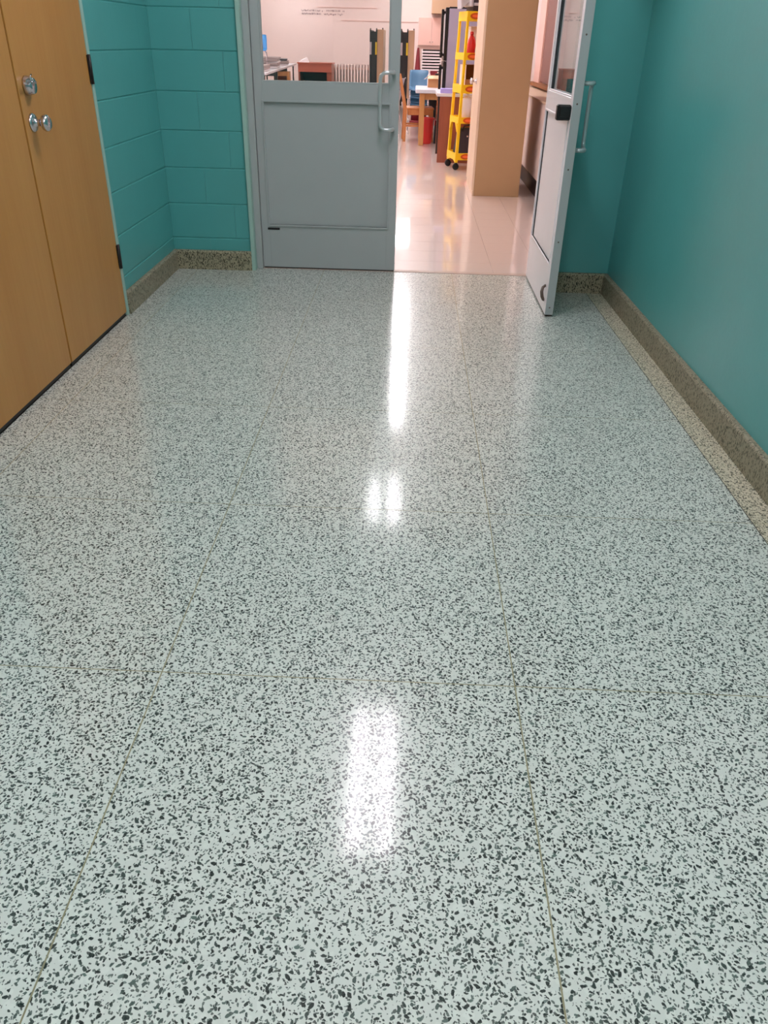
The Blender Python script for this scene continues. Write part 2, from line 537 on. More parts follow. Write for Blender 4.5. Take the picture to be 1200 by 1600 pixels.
# wooden double doors in the left wall
fr = thing('trim_1', 'thin pale teal steel frame around the wooden double doors', 'door frame', (XL, 0, 0), kind='structure')
B('frame_jamb', 'pale_teal', fr, -0.12, 0.012, 3.981, 4.008, 0, 2.075)
B('frame_jamb', 'pale_teal', fr, -0.12, 0.012, 2.383, 2.410, 0, 2.075)
B('frame_head', 'pale_teal', fr, -0.12, 0.012, 2.383, 4.008, 2.048, 2.078)
for n, (y0, y1, lab) in enumerate(((3.2255, 3.977, 'far leaf of the wooden double doors with chrome knob and deadbolt'),
                                   (2.414, 3.2120, 'near leaf of the wooden double doors without knob'))):
    d = thing('door_%d' % (n + 1), lab, 'door', (XL, y0, 0), kind='structure')
    W = y1 - y0
    B('leaf', 'maple', d, -0.036, 0.008, 0, W, 0.020, 2.044, 0.0015)
    if n == 1:
        B('gap_shade_strip', 'seam', d, -0.030, -0.008, W + 0.0005, W + 0.0130, 0.020, 2.044, 0)  # dark strip stands in for the shade in the gap between the leaves
    B('door_sweep', 'black', d, -0.030, 0.002, 0.002, W - 0.002, 0.001, 0.0198, 0)  # black strip paints the dark clearance gap under the leaf
    hy = W if n == 0 else 0.0
    for hz0 in (0.245, 1.075, 1.800):
        h = MB()
        h.tube([(0.014, hy + (0.006 if n == 0 else -0.006), hz0), (0.014, hy + (0.006 if n == 0 else -0.006), hz0 + 0.118)], 0.0075, 10)
        sg = 1 if n == 0 else -1
        ya, yb = sorted((hy - 0.012 * sg, hy + 0.030 * sg))
        h.box(0.0085, 0.0135, ya, yb, hz0 + 0.002, hz0 + 0.116, 0.0008)
        h.build('hinge', 'bronze', d)
    if n == 0:
        ky = 0.068
        kn = MB().lathe((0.008, ky, 0.972), (1, 0, 0), [(0, 0.034), (0.004, 0.034), (0.010, 0.028), (0.013, 0.014), (0.030, 0.012), (0.036, 0.016),
                                                      (0.042, 0.027), (0.050, 0.031), (0.060, 0.029), (0.067, 0.020), (0.069, 0.001)], 24).build('knob', 'chrome', d)
        db = MB().lathe((0.008, ky + 0.004, 1.098), (1, 0, 0), [(0, 0.034), (0.008, 0.034), (0.026, 0.029), (0.031, 0.026), (0.032, 0.001)], 24).build('deadbolt', 'chrome', d)
        t = MB(); t.box(0.034, 0.044, ky - 0.018, ky + 0.022, 1.104, 1.114, 0.002)
        t.box(0.030, 0.040, ky - 0.060, ky - 0.010, 1.112, 1.118, 0.001)
        t.tube([(0.038, ky - 0.020, 1.114), (0.038, ky - 0.014, 1.130), (0.038, ky - 0.002, 1.136)], 0.003, 8)
        t.build('latch_arm', 'chrome', db)

# gray entrance frame
fr = thing('trim_2', 'gray steel frame of the entrance with pale teal outer edge', 'door frame', (0, YD, 0), kind='structure')
B('outer_edge', 'pale_teal', fr, -0.996, -0.972, -0.075, 0.10, 0, 2.085)
B('frame_jamb', 'gray', fr, -0.972, -0.934, -0.020, 0.10, 0, 2.085)
B('frame_jamb', 'gray', fr, 0.812, 0.832, -0.020, 0.10, 0, 2.085)
B('frame_head', 'gray', fr, -0.972, 0.832, -0.020, 0.10, 2.040, 2.085)
B('threshold', 'sweep', fr, -0.934, 0.812, 0.0, 0.05, -0.012, 0.0025, 0.001)


def leaf(name, label, hx, hy, s, rz, inner):
    """Gray stile-and-rail leaf, glass above and a panel below. Local x runs from the hinge times s; front is at y=0, back at y=.045."""
    d = thing(name, label, 'door', (hx, hy, 0), rz, kind='structure')
    W, T, Ht = 0.845, 0.045, 2.030
    gx0, gx1, px0, px1 = 0.050, 0.788, 0.042, 0.801

    def bx(part, mat, x0, x1, y0, y1, z0, z1, bev=0.0012, parent=None):
        a, c = sorted((x0 * s, x1 * s))
        return B(part, mat, parent or d, a, c, y0, y1, z0, z1, bev)
    # each member has its gray hall face and its room face
    def member(part, x0, x1, z0, z1):
        a, c = sorted((x0 * s, x1 * s))
        m = MB().box(a, c, 0, T, z0, z1, 0.0012)
        m.bm.faces.ensure_lookup_table()
        for f in m.bm.faces:
            if f.calc_center_median().y > T - 0.0013:
                f.material_index = 1
        return m.build(part, ['gray', inner], d)
    member('hinge_stile', 0, gx0, 0.010, Ht)
    member('lock_stile', gx1, W, 0.010, Ht)
    member('top_rail', gx0, gx1, Ht - 0.09, Ht)
    member('middle_rail', gx0, gx1, 0.955, 1.058)
    member('bottom_rail', gx0, gx1, 0.010, 0.272)
    m = MB(); a, c = sorted((gx0 * s, gx1 * s))
    m.box(a, c, 0.010, 0.037, 0.272, 0.955)
    m.bm.faces.ensure_lookup_table()
    for f in m.bm.faces:
        if f.calc_center_median().y > 0.036:
            f.material_index = 1
    m.build('panel', ['gray', inner], d)
    for (ya, yb, mt) in ((-0.007, 0.011, 'gray'), (0.036, 0.049, inner)):
        bx('bead', mt, px0, px0 + 0.010, ya, yb, 0.262, 0.966)
        bx('bead', mt, px1 - 0.010, px1, ya, yb, 0.262, 0.966)
        bx('bead', mt, px0 + 0.010, px1 - 0.010, ya, yb, 0.956, 0.966)
        bx('bead', mt, px0 + 0.010, px1 - 0.010, ya, yb, 0.262, 0.272)
        y_a, y_b = (0.003, 0.012) if ya < 0 else (0.033, 0.042)
        bx('glazing_bead', mt, gx0, gx1, y_a, y_b, 1.058, 1.067)
        bx('glazing_bead', mt, gx0, gx1, y_a, y_b, 1.931, 1.940)
        bx('glazing_bead', mt, gx0, gx0 + 0.009, y_a, y_b, 1.067, 1.931)
        bx('glazing_bead', mt, gx1 - 0.009, gx1, y_a, y_b, 1.067, 1.931)
    if s < 0:  # dark strips paint in the shade along the open leaf's hinge side
      bx('shade_strip', 'shade_strip', gx0 + 0.009, gx0 + 0.024, 0.0275, 0.034, 1.067, 1.931, 0)
      bx('shade_strip', 'shade_strip', gx0 + 0.002, gx0 + 0.022, 0.0371, 0.041, 0.275, 0.952, 0)
    pane = bx('pane', 'glass', gx0 + 0.002, gx1 - 0.002, 0.0200, 0.0260, 1.060, 1.938, 0)
    bx('door_sweep', 'seam', 0.004, W - 0.004, 0.004, T - 0.004, 0.0028, 0.0102, 0)
    # offset pull handle on the hall face
    path = [(0.812, 0.0, 1.122), (0.812, -0.030, 1.122)]
    for t in range(0, 7):
        q = math.radians(90 * t / 6)
        path.append((0.812 - 0.030 * (1 - math.cos(q)) , -0.030 - 0.025 * math.sin(q), 1.122))
    for t in range(1, 8):
        q = math.radians(90 * t / 7)
        path.append((0.772 - 0.035 * math.sin(q), -0.055, 1.122 - 0.035 * (1 - math.cos(q))))
    low = [(x, y, 1.122 - (z - 0.830)) for x, y, z in [(p[0], p[1], p[2]) for p in path]][::-1]
    full = [(x * s, y, z) for x, y, z in path + low]
    MB().tube(full, 0.0105, 14).build('pull_handle', 'alum', d)
    # screws along the lock edge
    for z in (0.05, 0.395, 0.745, 1.035, 1.319, 1.70):
        MB().lathe(((W - 0.0005) * s, T / 2, z), (s, 0, 0), [(0, 0.0045), (0.0016, 0.004), (0.0018, 0.0005)], 10).build('screw', 'brass', d)
    return d


left_leaf = leaf('door_3', 'closed gray door leaf with glass above and pull handle', -0.931, YD, 1, 0.0, 'gray')
B('kick_slot', 'black', left_leaf, 0.038, 0.114, -0.0025, 0.002, 0.240, 0.2525, 0.0006)
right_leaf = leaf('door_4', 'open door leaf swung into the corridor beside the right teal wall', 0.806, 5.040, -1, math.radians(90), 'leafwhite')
lk = MB(); lk.box(-0.842, -0.775, 0.045, 0.100, 0.975, 1.026, 0.004); lk.box(-0.835, -0.790, 0.045, 0.112, 0.962, 1.030, 0.005)
lk.build('lock_case', 'black', right_leaf)
hook = MB().tube([(-0.765, 0.045, 0.150), (-0.770, 0.060, 0.140), (-0.785, 0.066, 0.120), (-0.790, 0.062, 0.095), (-0.775, 0.052, 0.075), (-0.770, 0.045, 0.070)],
                 [0.008, 0.008, 0.009, 0.009, 0.008, 0.007], 8)
hook.build('door_holder', 'brass', right_leaf)


# ------------------------------------------------------------------ lamps
def ceiling_light(label, x, y, lens, tube, group, L=1.22, Wd=0.34):
    t = thing('ceiling_light', label, 'ceiling light', (x, y, CEIL), group=group)
    h = MB()
    h.box(-Wd / 2, Wd / 2, -L / 2, L / 2, -0.03, -0.0005, 0)
    h.box(-Wd / 2 - 0.02, -Wd / 2, -L / 2 - 0.02, L / 2 + 0.02, -0.075, -0.0005)
    h.box(Wd / 2, Wd / 2 + 0.02, -L / 2 - 0.02, L / 2 + 0.02, -0.075, -0.0005)
    h.box(-Wd / 2, Wd / 2, -L / 2 - 0.02, -L / 2, -0.075, -0.0005)
    h.box(-Wd / 2, Wd / 2, L / 2, L / 2 + 0.02, -0.075, -0.0005)
    h.build('housing', 'ceiling', t)
    B('lens', lens, t, -Wd / 2, Wd / 2, -L / 2, L / 2, -0.060, -0.052, 0)
    for sx in (-1, 1):
        B('tube', tube, t, sx * 0.095 - 0.024, sx * 0.095 + 0.024, -L / 2 + 0.03, L / 2 - 0.03, -0.071, -0.0605, 0)
    return t


for y, lab in ((3.52, 'two tube corridor ceiling light nearest the gray doors'), (0.75, 'added two tube corridor ceiling light just ahead of the viewer'),
               (-1.0, 'added two tube corridor ceiling light just behind the viewer'), (-3.4, 'added two tube corridor ceiling light farthest from the gray doors')):
    ceiling_light(lab, -0.115, y, 'hall_lens', 'hall_tube', 'corridor ceiling lights')  # unseen lights after the first are added to brighten floor and walls
RY = (7.05, 9.76, 11.05, 13.05, 14.32, 20.3, 21.6)
ORD = ('first', 'second', 'third', 'fourth', 'fifth', 'sixth', 'seventh', 'eighth', 'ninth')
for x, row in ((-0.165, 'right-hand row'), (-3.1, 'left-hand row')):
    for y, nth in zip(RY, ORD):
        ceiling_light('classroom ceiling light, %s from the doors in the %s' % (nth, row), x, y, 'room_lens', 'room_tube', 'classroom lights, ' + row)

# ------------------------------------------------------------------ setting: the classroom
RX0, RX1, RY0, RY1 = -5.2, 1.55, YW + 0.25, 22.9
tile_t = 0.3048
rf = MB().box(RX0, RX1, 5.057, RY1, -0.08, -0.003).build('floor_classroom', 'room_seam')
tag(rf, 'glossy pinkish beige tile floor of the classroom beyond the doors', 'floor', kind='structure')
tm = MB().box(-tile_t / 2 + 0.0006, tile_t / 2 - 0.0006, -tile_t / 2 + 0.0006, tile_t / 2 - 0.0006, -0.004, 0).mesh('tile')
tm.materials.append(M['room_floor'])
rest = bmesh.new()
nx0, nx1 = -17, 5
for iy in range(0, 59):
    yc = 5.060 + tile_t * (iy + 0.5)
    for ix in range(nx0, nx1 + 1):
        xc = -0.05 + tile_t * (ix + 0.5)
        if yc + tile_t / 2 > RY1 or xc - tile_t / 2 < RX0 or xc + tile_t / 2 > RX1:
            continue
        if yc < RY0 + 0.1 and (xc < -1.0 or xc > 0.9):
            continue
        if -1 <= ix <= 3 and iy < 22:
            link('tile', tm, rf, (xc, yc, 0))
        else:
            h = tile_t / 2 - 0.0006
            v = [rest.verts.new((xc + a * h, yc + c * h, 0)) for a, c in ((-1, -1), (1, -1), (1, 1), (-1, 1))]
            rest.faces.new(v)
me = bpy.data.meshes.new('tile_field'); rest.to_mesh(me); rest.free(); me.materials.append(M['room_floor'])
o = link('tile_field', me, rf); o['kind'] = 'stuff'
tag(MB().box(RX0, RX1 + 0.2, RY1, RY1 + 0.2, 0, CEIL).build('wall_far', 'room_wall'), 'cream pink far wall of the classroom with small gray writing', 'wall', kind='structure')
tag(MB().box(RX1, RX1 + 0.2, RY0, RY1, 0, CEIL).build('wall_classroom_right', 'room_wall'), 'cream classroom wall above the unit ventilator', 'wall', kind='structure')
tag(MB().box(RX0 - 0.2, RX0, RY0, RY1 + 0.2, 0, CEIL).build('wall_classroom_left', 'room_wall'), 'cream classroom wall away from the doors', 'wall', kind='structure')
wf = MB(); wf.box(RX0 - 0.2, ENX0, RY0, RY0 + 0.06, 0, CEIL); wf.box(ENX1, RX1 + 0.2, RY0, RY0 + 0.06, 0, CEIL); wf.box(ENX0, ENX1, RY0, RY0 + 0.06, ENZ, CEIL)
tag(wf.build('wall_classroom_front', 'room_wall'), 'cream classroom side of the wall with the entrance doors', 'wall', kind='structure')
tag(MB().box(RX0 - 0.2, RX1 + 0.2, RY0, RY1 + 0.2, CEIL, CEIL + 0.15).build('ceiling_classroom', 'ceiling'), 'white classroom ceiling', 'ceiling', kind='structure')

# small two-line lettering on the far wall: too blurred in the photograph to read, kept as loose strokes
ink = MB()
rr = random.Random(3)
for z, words in ((1.905, ((-2.90, -2.42), (-2.38, -2.33), (-2.27, -1.91), (-1.87, -1.80))), (1.835, ((-2.89, -2.39), (-2.33, -2.02), (-1.99, -1.84)))):
    for x0, x1 in words:
        x = x0
        while x < x1 - 0.02:
            w = rr.uniform(0.022, 0.034); h = rr.uniform(0.026, 0.042)
            z0 = z - 0.02 - (0.012 if rr.random() < 0.15 else 0)
            ink.box(x, x + 0.008, 22.894, 22.8995, z0, z0 + h)
            ink.box(x + 0.008, x + w - 0.008, 22.894, 22.8995, z0 + rr.choice((0, h * 0.5, h - 0.008)), z0 + rr.choice((0.010, h * 0.5 + 0.008)) + 0.004)
            x += w
tag(ink.build('wall_lettering', 'ink'), 'two faint lines of small gray lettering on the far cream wall', 'lettering', kind='stuff')
B_ = MB(); B_.box(-1.9, 0.02, 22.880, 22.899, 1.705, 1.713); B_.box(-2.5, -1.0, 22.880, 22.899, 1.975, 1.981)
tag(B_.build('trim_3', 'pink'), 'thin horizontal rails on the far cream wall', 'wall rail', kind='structure')
cv = MB(); cv.box(0.36, 1.5, 22.3, 22.899, 1.885, 3.04)
tag(cv.build('trim_4', 'tanedge'), 'boxed tan bulkhead over the far end of the classroom', 'bulkhead', kind='structure')

# window with mauve blind on the right wall
wn = thing('window_1', 'classroom window with drawn mauve blind above the white unit ventilator', 'window', (RX1, 0, 0), kind='structure')
B('window_frame', 'pink', wn, -0.05, -0.0005, 10.72, 11.20, 0.86, 2.6)
B('blind', 'mauve', wn, -0.03, -0.0005, 5.6, 10.72, 0.90, 2.5)
B('window_frame', 'pink', wn, -0.05, -0.0005, 5.5, 10.72, 2.5, 2.6)
B('window_sill', 'card_in', wn, -0.12, -0.0005, 5.5, 11.2, 0.855, 0.885)

uv = thing('unit_ventilator', 'long white metal unit ventilator under the mauve window', 'heater', (1.20, 0, 0))
for i in range(4):
    yy = 5.75 + i * 1.55
    B('front_panel', 'vent', uv, 0.0, 0.02, yy + 0.003, yy + 1.547, 0.165, 0.815)
B('casing', 'vent', uv, 0.02, 0.345, 5.75, 11.95, 0.165, 0.815)
B('top_cover', 'cream', uv, -0.012, 0.345, 5.74, 11.96, 0.815, 0.835)
B('under_gap_shade', 'black', uv, 0.022, 0.34, 5.80, 11.90, 0.0, 0.165)  # black block stands in for the shadow in the gap under the unit

# ------------------------------------------------------------------ classroom: the tall tan cabinet
cb = thing('storage_cabinet', 'tall tan storage cabinet with lit front and round knobs beside the yellow rack', 'cabinet', (0.596, 8.075, 0))
B('body', 'tan', cb, 0.022, 0.460, 0, 0.92, 0, 1.83, 0.003)
for k in range(2):
    dr = B('door', 'cream', cb, 0, 0.021, 0.002 + 0.46 * k, 0.458 + 0.46 * k, 0.05, 1.82, 0.002)  # lighter copy of the tan: light on the front is in the colour
    if k:
        continue
    MB().lathe((0.0, 0.40, 0.967), (-1, 0, 0), [(0, 0.026), (0.004, 0.026), (0.010, 0.012), (0.030, 0.010), (0.036, 0.018), (0.045, 0.026), (0.055, 0.026), (0.063, 0.017), (0.065, 0.001)], 18).build('knob', 'chrome', dr)
B('plinth', 'cream', cb, 0.006, 0.021, 0.002, 0.918, 0, 0.047, 0.001)

# ------------------------------------------------------------------ yellow display rack
RKZ = math.atan2(0.232, 0.973)
rk = thing('display_rack', 'narrow yellow plastic rack on black casters with orange oval badges', 'shelf', (0.506, 9.83, 0), RKZ)
RW, RD = 0.34, 0.37
tap = lambda z: 0.045 * z / 1.57          # posts lean inward towards the top


def rp(u, v, z):
    t = tap(z)
    return (t + u * (RW - 2 * t) / RW, t * 0.5 + v * (RD - t) / RD, z)


def rbox(m, u0, u1, v0, v1, z0, z1, mat=0):
    m.hexa([rp(u0, v0, z0), rp(u1, v0, z0), rp(u1, v1, z0), rp(u0, v1, z0), rp(u0, v0, z1), rp(u1, v0, z1), rp(u1, v1, z1), rp(u0, v1, z1)], mat)
    return m


for u in (0, RW - 0.032):
    for v in (0, RD - 0.032):
        rbox(MB(), u, u + 0.032, v, v + 0.032, 0.080, 1.545).build('post', 'yellow', rk)
        w = MB(); cu, cv_ = u + 0.016, v + 0.016
        p = rp(cu, cv_, 0)
        w.lathe((p[0], p[1] - 0.014, 0.0375), (0, 1, 0), [(0, 0.025), (0.003, 0.037), (0.025, 0.037), (0.028, 0.025)], 18)
        w.box(p[0] - 0.010, p[0] + 0.010, p[1] - 0.012, p[1] + 0.012, 0.06, 0.086)
        w.build('caster', 'black', rk)
for z0, z1 in ((0.107, 0.180), (0.490, 0.553), (0.793, 0.878), (1.118, 1.186), (1.484, 1.572)):
    tr = rbox(MB(), 0.0, RW, 0.0, RD, z0 + 0.004, z0 + 0.018)
    rbox(tr, -0.003, RW + 0.003, -0.004, 0.012, z0, z1)
    rbox(tr, -0.003, RW + 0.003, RD - 0.012, RD + 0.004, z0, z1)
    rbox(tr, -0.004, 0.010, 0.012, RD - 0.012, z0, z1)
    rbox(tr, RW - 0.010, RW + 0.004, 0.012, RD - 0.012, z0, z1)
    sh = tr.build('shelf', 'yellow', rk)
    zc = (z0 + z1) / 2
    c = rp(0.125, -0.004, zc)
    bd = MB()
    bd.prism([(c[0] + 0.062 * math.cos(a * math.pi / 12), zc + 0.030 * math.sin(a * math.pi / 12)) for a in range(24)], c[1] - 0.003, c[1] + 0.0005, 'y', 0)
    bd.prism([(c[0] + 0.040 * math.cos(a * math.pi / 8), zc + 0.013 * math.sin(a * math.pi / 8)) for a in range(16)], c[1] - 0.0042, c[1] - 0.0028, 'y', 1)
    bd.build('badge', ['orange', 'orange2'], sh)
# arched side sheets low down
for u in (0.004, RW - 0.012):
    for zt, zb in ((0.49, 0.40), (0.107, 0.082)):
        for v0, v1 in ((0.032, 0.11), (RD - 0.11, RD - 0.032)):
            m = MB()
            inner = v1 if v0 < 0.1 else v0
            outer = v0 if v0 < 0.1 else v1
            m.prism([(outer, zb), (outer, zt), (inner, zt)] if v0 < 0.1 else [(outer, zb), (inner, zt), (outer, zt)], u, u + 0.008, 'x')
            m.build('side_gusset', 'yellow', rk)


def rw(u, v, z):       # rack frame -> room
    p = rp(u, v, z)
    c, s = math.cos(RKZ), math.sin(RKZ)
    return (0.506 + p[0] * c - p[1] * s, 9.83 + p[0] * s + p[1] * c, p[2])


t = thing('letter_tray', 'gray and charcoal office machine on top of the yellow rack', 'office machine', rw(0.05, 0.03, 1.573), RKZ)
B('lower_case', 'dark', t, 0.03, 0.245, 0.0, 0.26, 0, 0.05, 0.004)
B('paper_slot', 'ltgray', t, 0.035, 0.245, -0.012, 0.25, 0.05, 0.075, 0.003)
B('upper_case', 'dark', t, 0.03, 0.245, 0.005, 0.26, 0.075, 0.20, 0.004)
B('side_cover', 'ltgray', t, 0.0, 0.03, -0.006, 0.26, 0.04, 0.20, 0.006)
MB().prism([(0.045 + (-0.13), 0.02), (0.0, 0.09), (0.0, 0.20), (-0.10, 0.20)], 0.06, 0.22, 'y').build('side_tray', 'ltgray', t)
zt = 1.118 + 0.018
bt = thing('red_bottle', 'red plastic bottle on the second shelf of the yellow rack', 'bottle', rw(0.115, 0.07, zt))
MB().lathe((0, 0, 0.0005), (0, 0, 1), [(0, 0.030), (0.01, 0.042), (0.06, 0.046), (0.13, 0.044), (0.17, 0.036), (0.20, 0.022), (0.22, 0.016)], 18).build('bottle_body', 'red', bt)
MB().lathe((0, 0, 0.2208), (0, 0, 1), [(0, 0.019), (0.028, 0.018), (0.030, 0.002)], 14).build('cap', 'red', bt)
MB().tube([(0.02, -0.030, 0.20), (0.032, -0.045, 0.17), (0.04, -0.048, 0.12), (0.036, -0.044, 0.09)], 0.007, 8).build('grip', 'red', bt)
MB().lathe((0, 0, -0.0), (0, 0, 1), [(0.0004, 0.044), (0.012, 0.0435)], 18).build('base_label', 'green', bt)
bx = thing('white_carton', 'white carton standing behind the red bottle on the yellow rack', 'carton', rw(0.13, 0.16, zt), RKZ)
B('carton_body', 'white', bx, 0, 0.12, 0, 0.13, 0.0005, 0.265)
B('carton_lid', 'white', bx, -0.003, 0.123, -0.003, 0.133, 0.2655, 0.300)
bg = thing('gray_pouch', 'pale gray pouch beside the red bottle on the yellow rack', 'pouch', rw(0.218, 0.06, zt), RKZ)
MB().hexa([(-0.03, 0, 0.0005), (0.05, 0, 0.0005), (0.05, 0.06, 0.0005), (-0.03, 0.06, 0.0005), (-0.02, 0.02, 0.19), (0.04, 0.02, 0.19), (0.04, 0.035, 0.19), (-0.02, 0.035, 0.19)]).build('pouch_body', 'ltgray', bg)
B('pouch_seam', 'white', bg, -0.02, 0.04, 0.021, 0.034, 0.1905, 0.205, 0)
zt = 0.793 + 0.018
ob = thing('open_carton', 'open brown cardboard carton on the middle shelf of the yellow rack', 'carton', rw(0.06, 0.045, zt), RKZ)
ob.scale = (0.84, 1, 1)
m = MB(); m.box(0, 0.22, 0, 0.008, 0, 0.12); m.box(0, 0.22, 0.232, 0.24, 0, 0.26); m.box(0, 0.008, 0.008, 0.232, 0, 0.26, mat=1); m.box(0.212, 0.22, 0.008, 0.232, 0, 0.26); m.box(0.008, 0.212, 0.008, 0.232, 0, 0.006)
m.build('carton_body', ['card', 'white'], ob)
B('carton_back', 'card_in', ob, 0.009, 0.211, 0.222, 0.231, 0.007, 0.255, 0)
MB().hexa([(0.0, -0.002, 0.120), (0.0, 0.006, 0.120), (-0.012, 0.10, 0.26), (-0.012, 0.09, 0.26), (0.006, -0.002, 0.120), (0.006, 0.006, 0.120), (-0.006, 0.10, 0.26), (-0.006, 0.09, 0.26)]).build('flap', 'white', ob)
zt = 0.490 + 0.018
jg = thing('white_jug', 'white plastic jug on the fourth shelf of the yellow rack', 'jug', rw(0.125, 0.09, zt))
MB().lathe((0, 0, 0.0005), (0, 0, 1), [(0, 0.045), (0.008, 0.052), (0.10, 0.054), (0.115, 0.060), (0.20, 0.062), (0.24, 0.048), (0.256, 0.022), (0.262, 0.022)], 20).build('jug_body', 'white', jg)
MB().lathe((0, 0, 0.2628), (0, 0, 1), [(0, 0.024), (0.018, 0.023), (0.019, 0.001)], 14).build('cap', 'white', jg)
zt = 0.107 + 0.018
bgk = thing('black_bag', 'black bag on the bottom shelf of the yellow rack', 'bag', rw(0.04, 0.06, zt), RKZ)
MB().hexa([(0, 0, 0.0005), (0.25, 0, 0.0005), (0.25, 0.22, 0.0005), (0, 0.22, 0.0005), (0.03, 0.05, 0.31), (0.22, 0.05, 0.31), (0.22, 0.17, 0.31), (0.03, 0.17, 0.31)]).build('bag_body', 'dark', bgk)
MB().tube([(0.06, 0.045, 0.28), (0.07, 0.03, 0.335), (0.13, 0.025, 0.345), (0.18, 0.03, 0.335), (0.19, 0.045, 0.28)], 0.008, 8).build('bag_strap', 'black', bgk)
MB().lathe((0.115, 0.028, 0.225), (0, -1, 0), [(0, 0.012), (0.004, 0.010), (0.005, 0.001)], 10).build('clasp', 'chrome', bgk)
for dx, lab in ((0.035, 'white roll at the near corner of the black bag on the rack'), (0.115, 'small white roll in front of the black bag on the rack')):
    q = rw(0.04 + dx, 0.035, zt + 0.020)
    r0 = MB().lathe((0, 0, 0), (1, 0.23, 0), [(-0.028, 0.017), (-0.026, 0.0195), (0.026, 0.0195), (0.028, 0.017), (0.0285, 0.006)], 12)
    o = r0.build('white_roll', 'white'); o.location = q
    tag(o, lab, 'roll', 'white rolls on the rack')

# ------------------------------------------------------------------ fridge
fg = thing('refrigerator', 'tall gray refrigerator with black double doors behind the brown desk', 'refrigerator', (0.405, 11.50, 0))
B('body', 'fridge', fg, 0.0, 0.58, 0, 0.72, 0.03, 1.645, 0.004)
B('top_panel', 'fridge_door', fg, -0.002, 0.582, -0.002, 0.722, 1.6455, 1.662, 0.002)
for z0, z1 in ((0.05, 1.065), (1.08, 1.655)):
    dr = B('door', 'fridge_door', fg, -0.045, -0.003, -0.002, 0.722, z0, z1, 0.006)
    h0, h1 = (z1 - 0.45, z1 - 0.03) if z0 < 0.5 else (z0 + 0.03, z1 - 0.02)
    h = MB().box(-0.095, -0.065, 0.01, 0.05, h0, h1, 0.006); h.box(-0.07, -0.045, 0.015, 0.045, h0 + 0.02, h0 + 0.06); h.box(-0.07, -0.045, 0.015, 0.045, h1 - 0.06, h1 - 0.02)
    h.build('door_handle', 'fridge_door', dr)
    B('edge_trim', 'ltgray', dr, -0.058, -0.0455, -0.004, 0.004, h0 + 0.05, h1 - 0.05, 0)
B('foot_grille', 'black', fg, -0.01, 0.57, 0.01, 0.71, 0.0, 0.0295, 0)

# ------------------------------------------------------------------ brown desk in front of the fridge
dk = thing('brown_desk', 'red brown wooden desk with pale top in front of the refrigerator', 'desk', (0.292, 10.47, 0))
B('end_panel', 'redwood', dk, 0.02, 0.50, 0, 0.025, 0.0, 0.725)
B('end_panel', 'redwood', dk, 0.02, 0.50, 0.875, 0.90, 0.0, 0.725)
B('modesty_panel', 'redwood', dk, 0.48, 0.50, 0.026, 0.874, 0.10, 0.724)
B('edge_band', 'black', dk, 0.0, 0.019, 0.005, 0.025, 0.10, 0.725, 0.001)
B('desktop', 'lam', dk, -0.02, 0.52, -0.02, 0.92, 0.7255, 0.760)
B('drawer_unit', 'redwood', dk, 0.03, 0.47, 0.45, 0.874, 0.35, 0.7245)
o = MB().box(0, 0.15, 0, 0.11, 0, 0.050, 0.004).build('lilac_box', 'lilac'); o.location = (0.315, 10.47, 0.7605)
tag(o, 'lilac box lying on the near edge of the brown desk', 'box')
o = MB().box(0, 0.10, 0, 0.20, 0, 0.035, 0.004).build('black_binder', 'black'); o.location = (0.475, 10.50, 0.7605)
tag(o, 'black binder beside the lilac box on the brown desk', 'binder')

# ------------------------------------------------------------------ oak table
tb = thing('oak_table', 'oak legged table with gray top left of the brown desk', 'table', (0.02, 12.26, 0))
for x in (0.065, 0.83):
    for y in (0.02, 0.98):
        B('leg', 'oak', tb, x, x + 0.07, y, y + 0.07, 0, 0.665, 0.004)
for x0, x1, y0, y1 in ((0.135, 0.83, 0.035, 0.055), (0.135, 0.83, 1.015, 1.035), (0.08, 0.10, 0.09, 0.98), (0.865, 0.885, 0.09, 0.98)):
    B('apron', 'oak', tb, x0, x1, y0, y1, 0.585, 0.665)
B('tabletop', 'lam', tb, 0.0, 0.96, -0.02, 1.08, 0.6655, 0.715, 0.006)


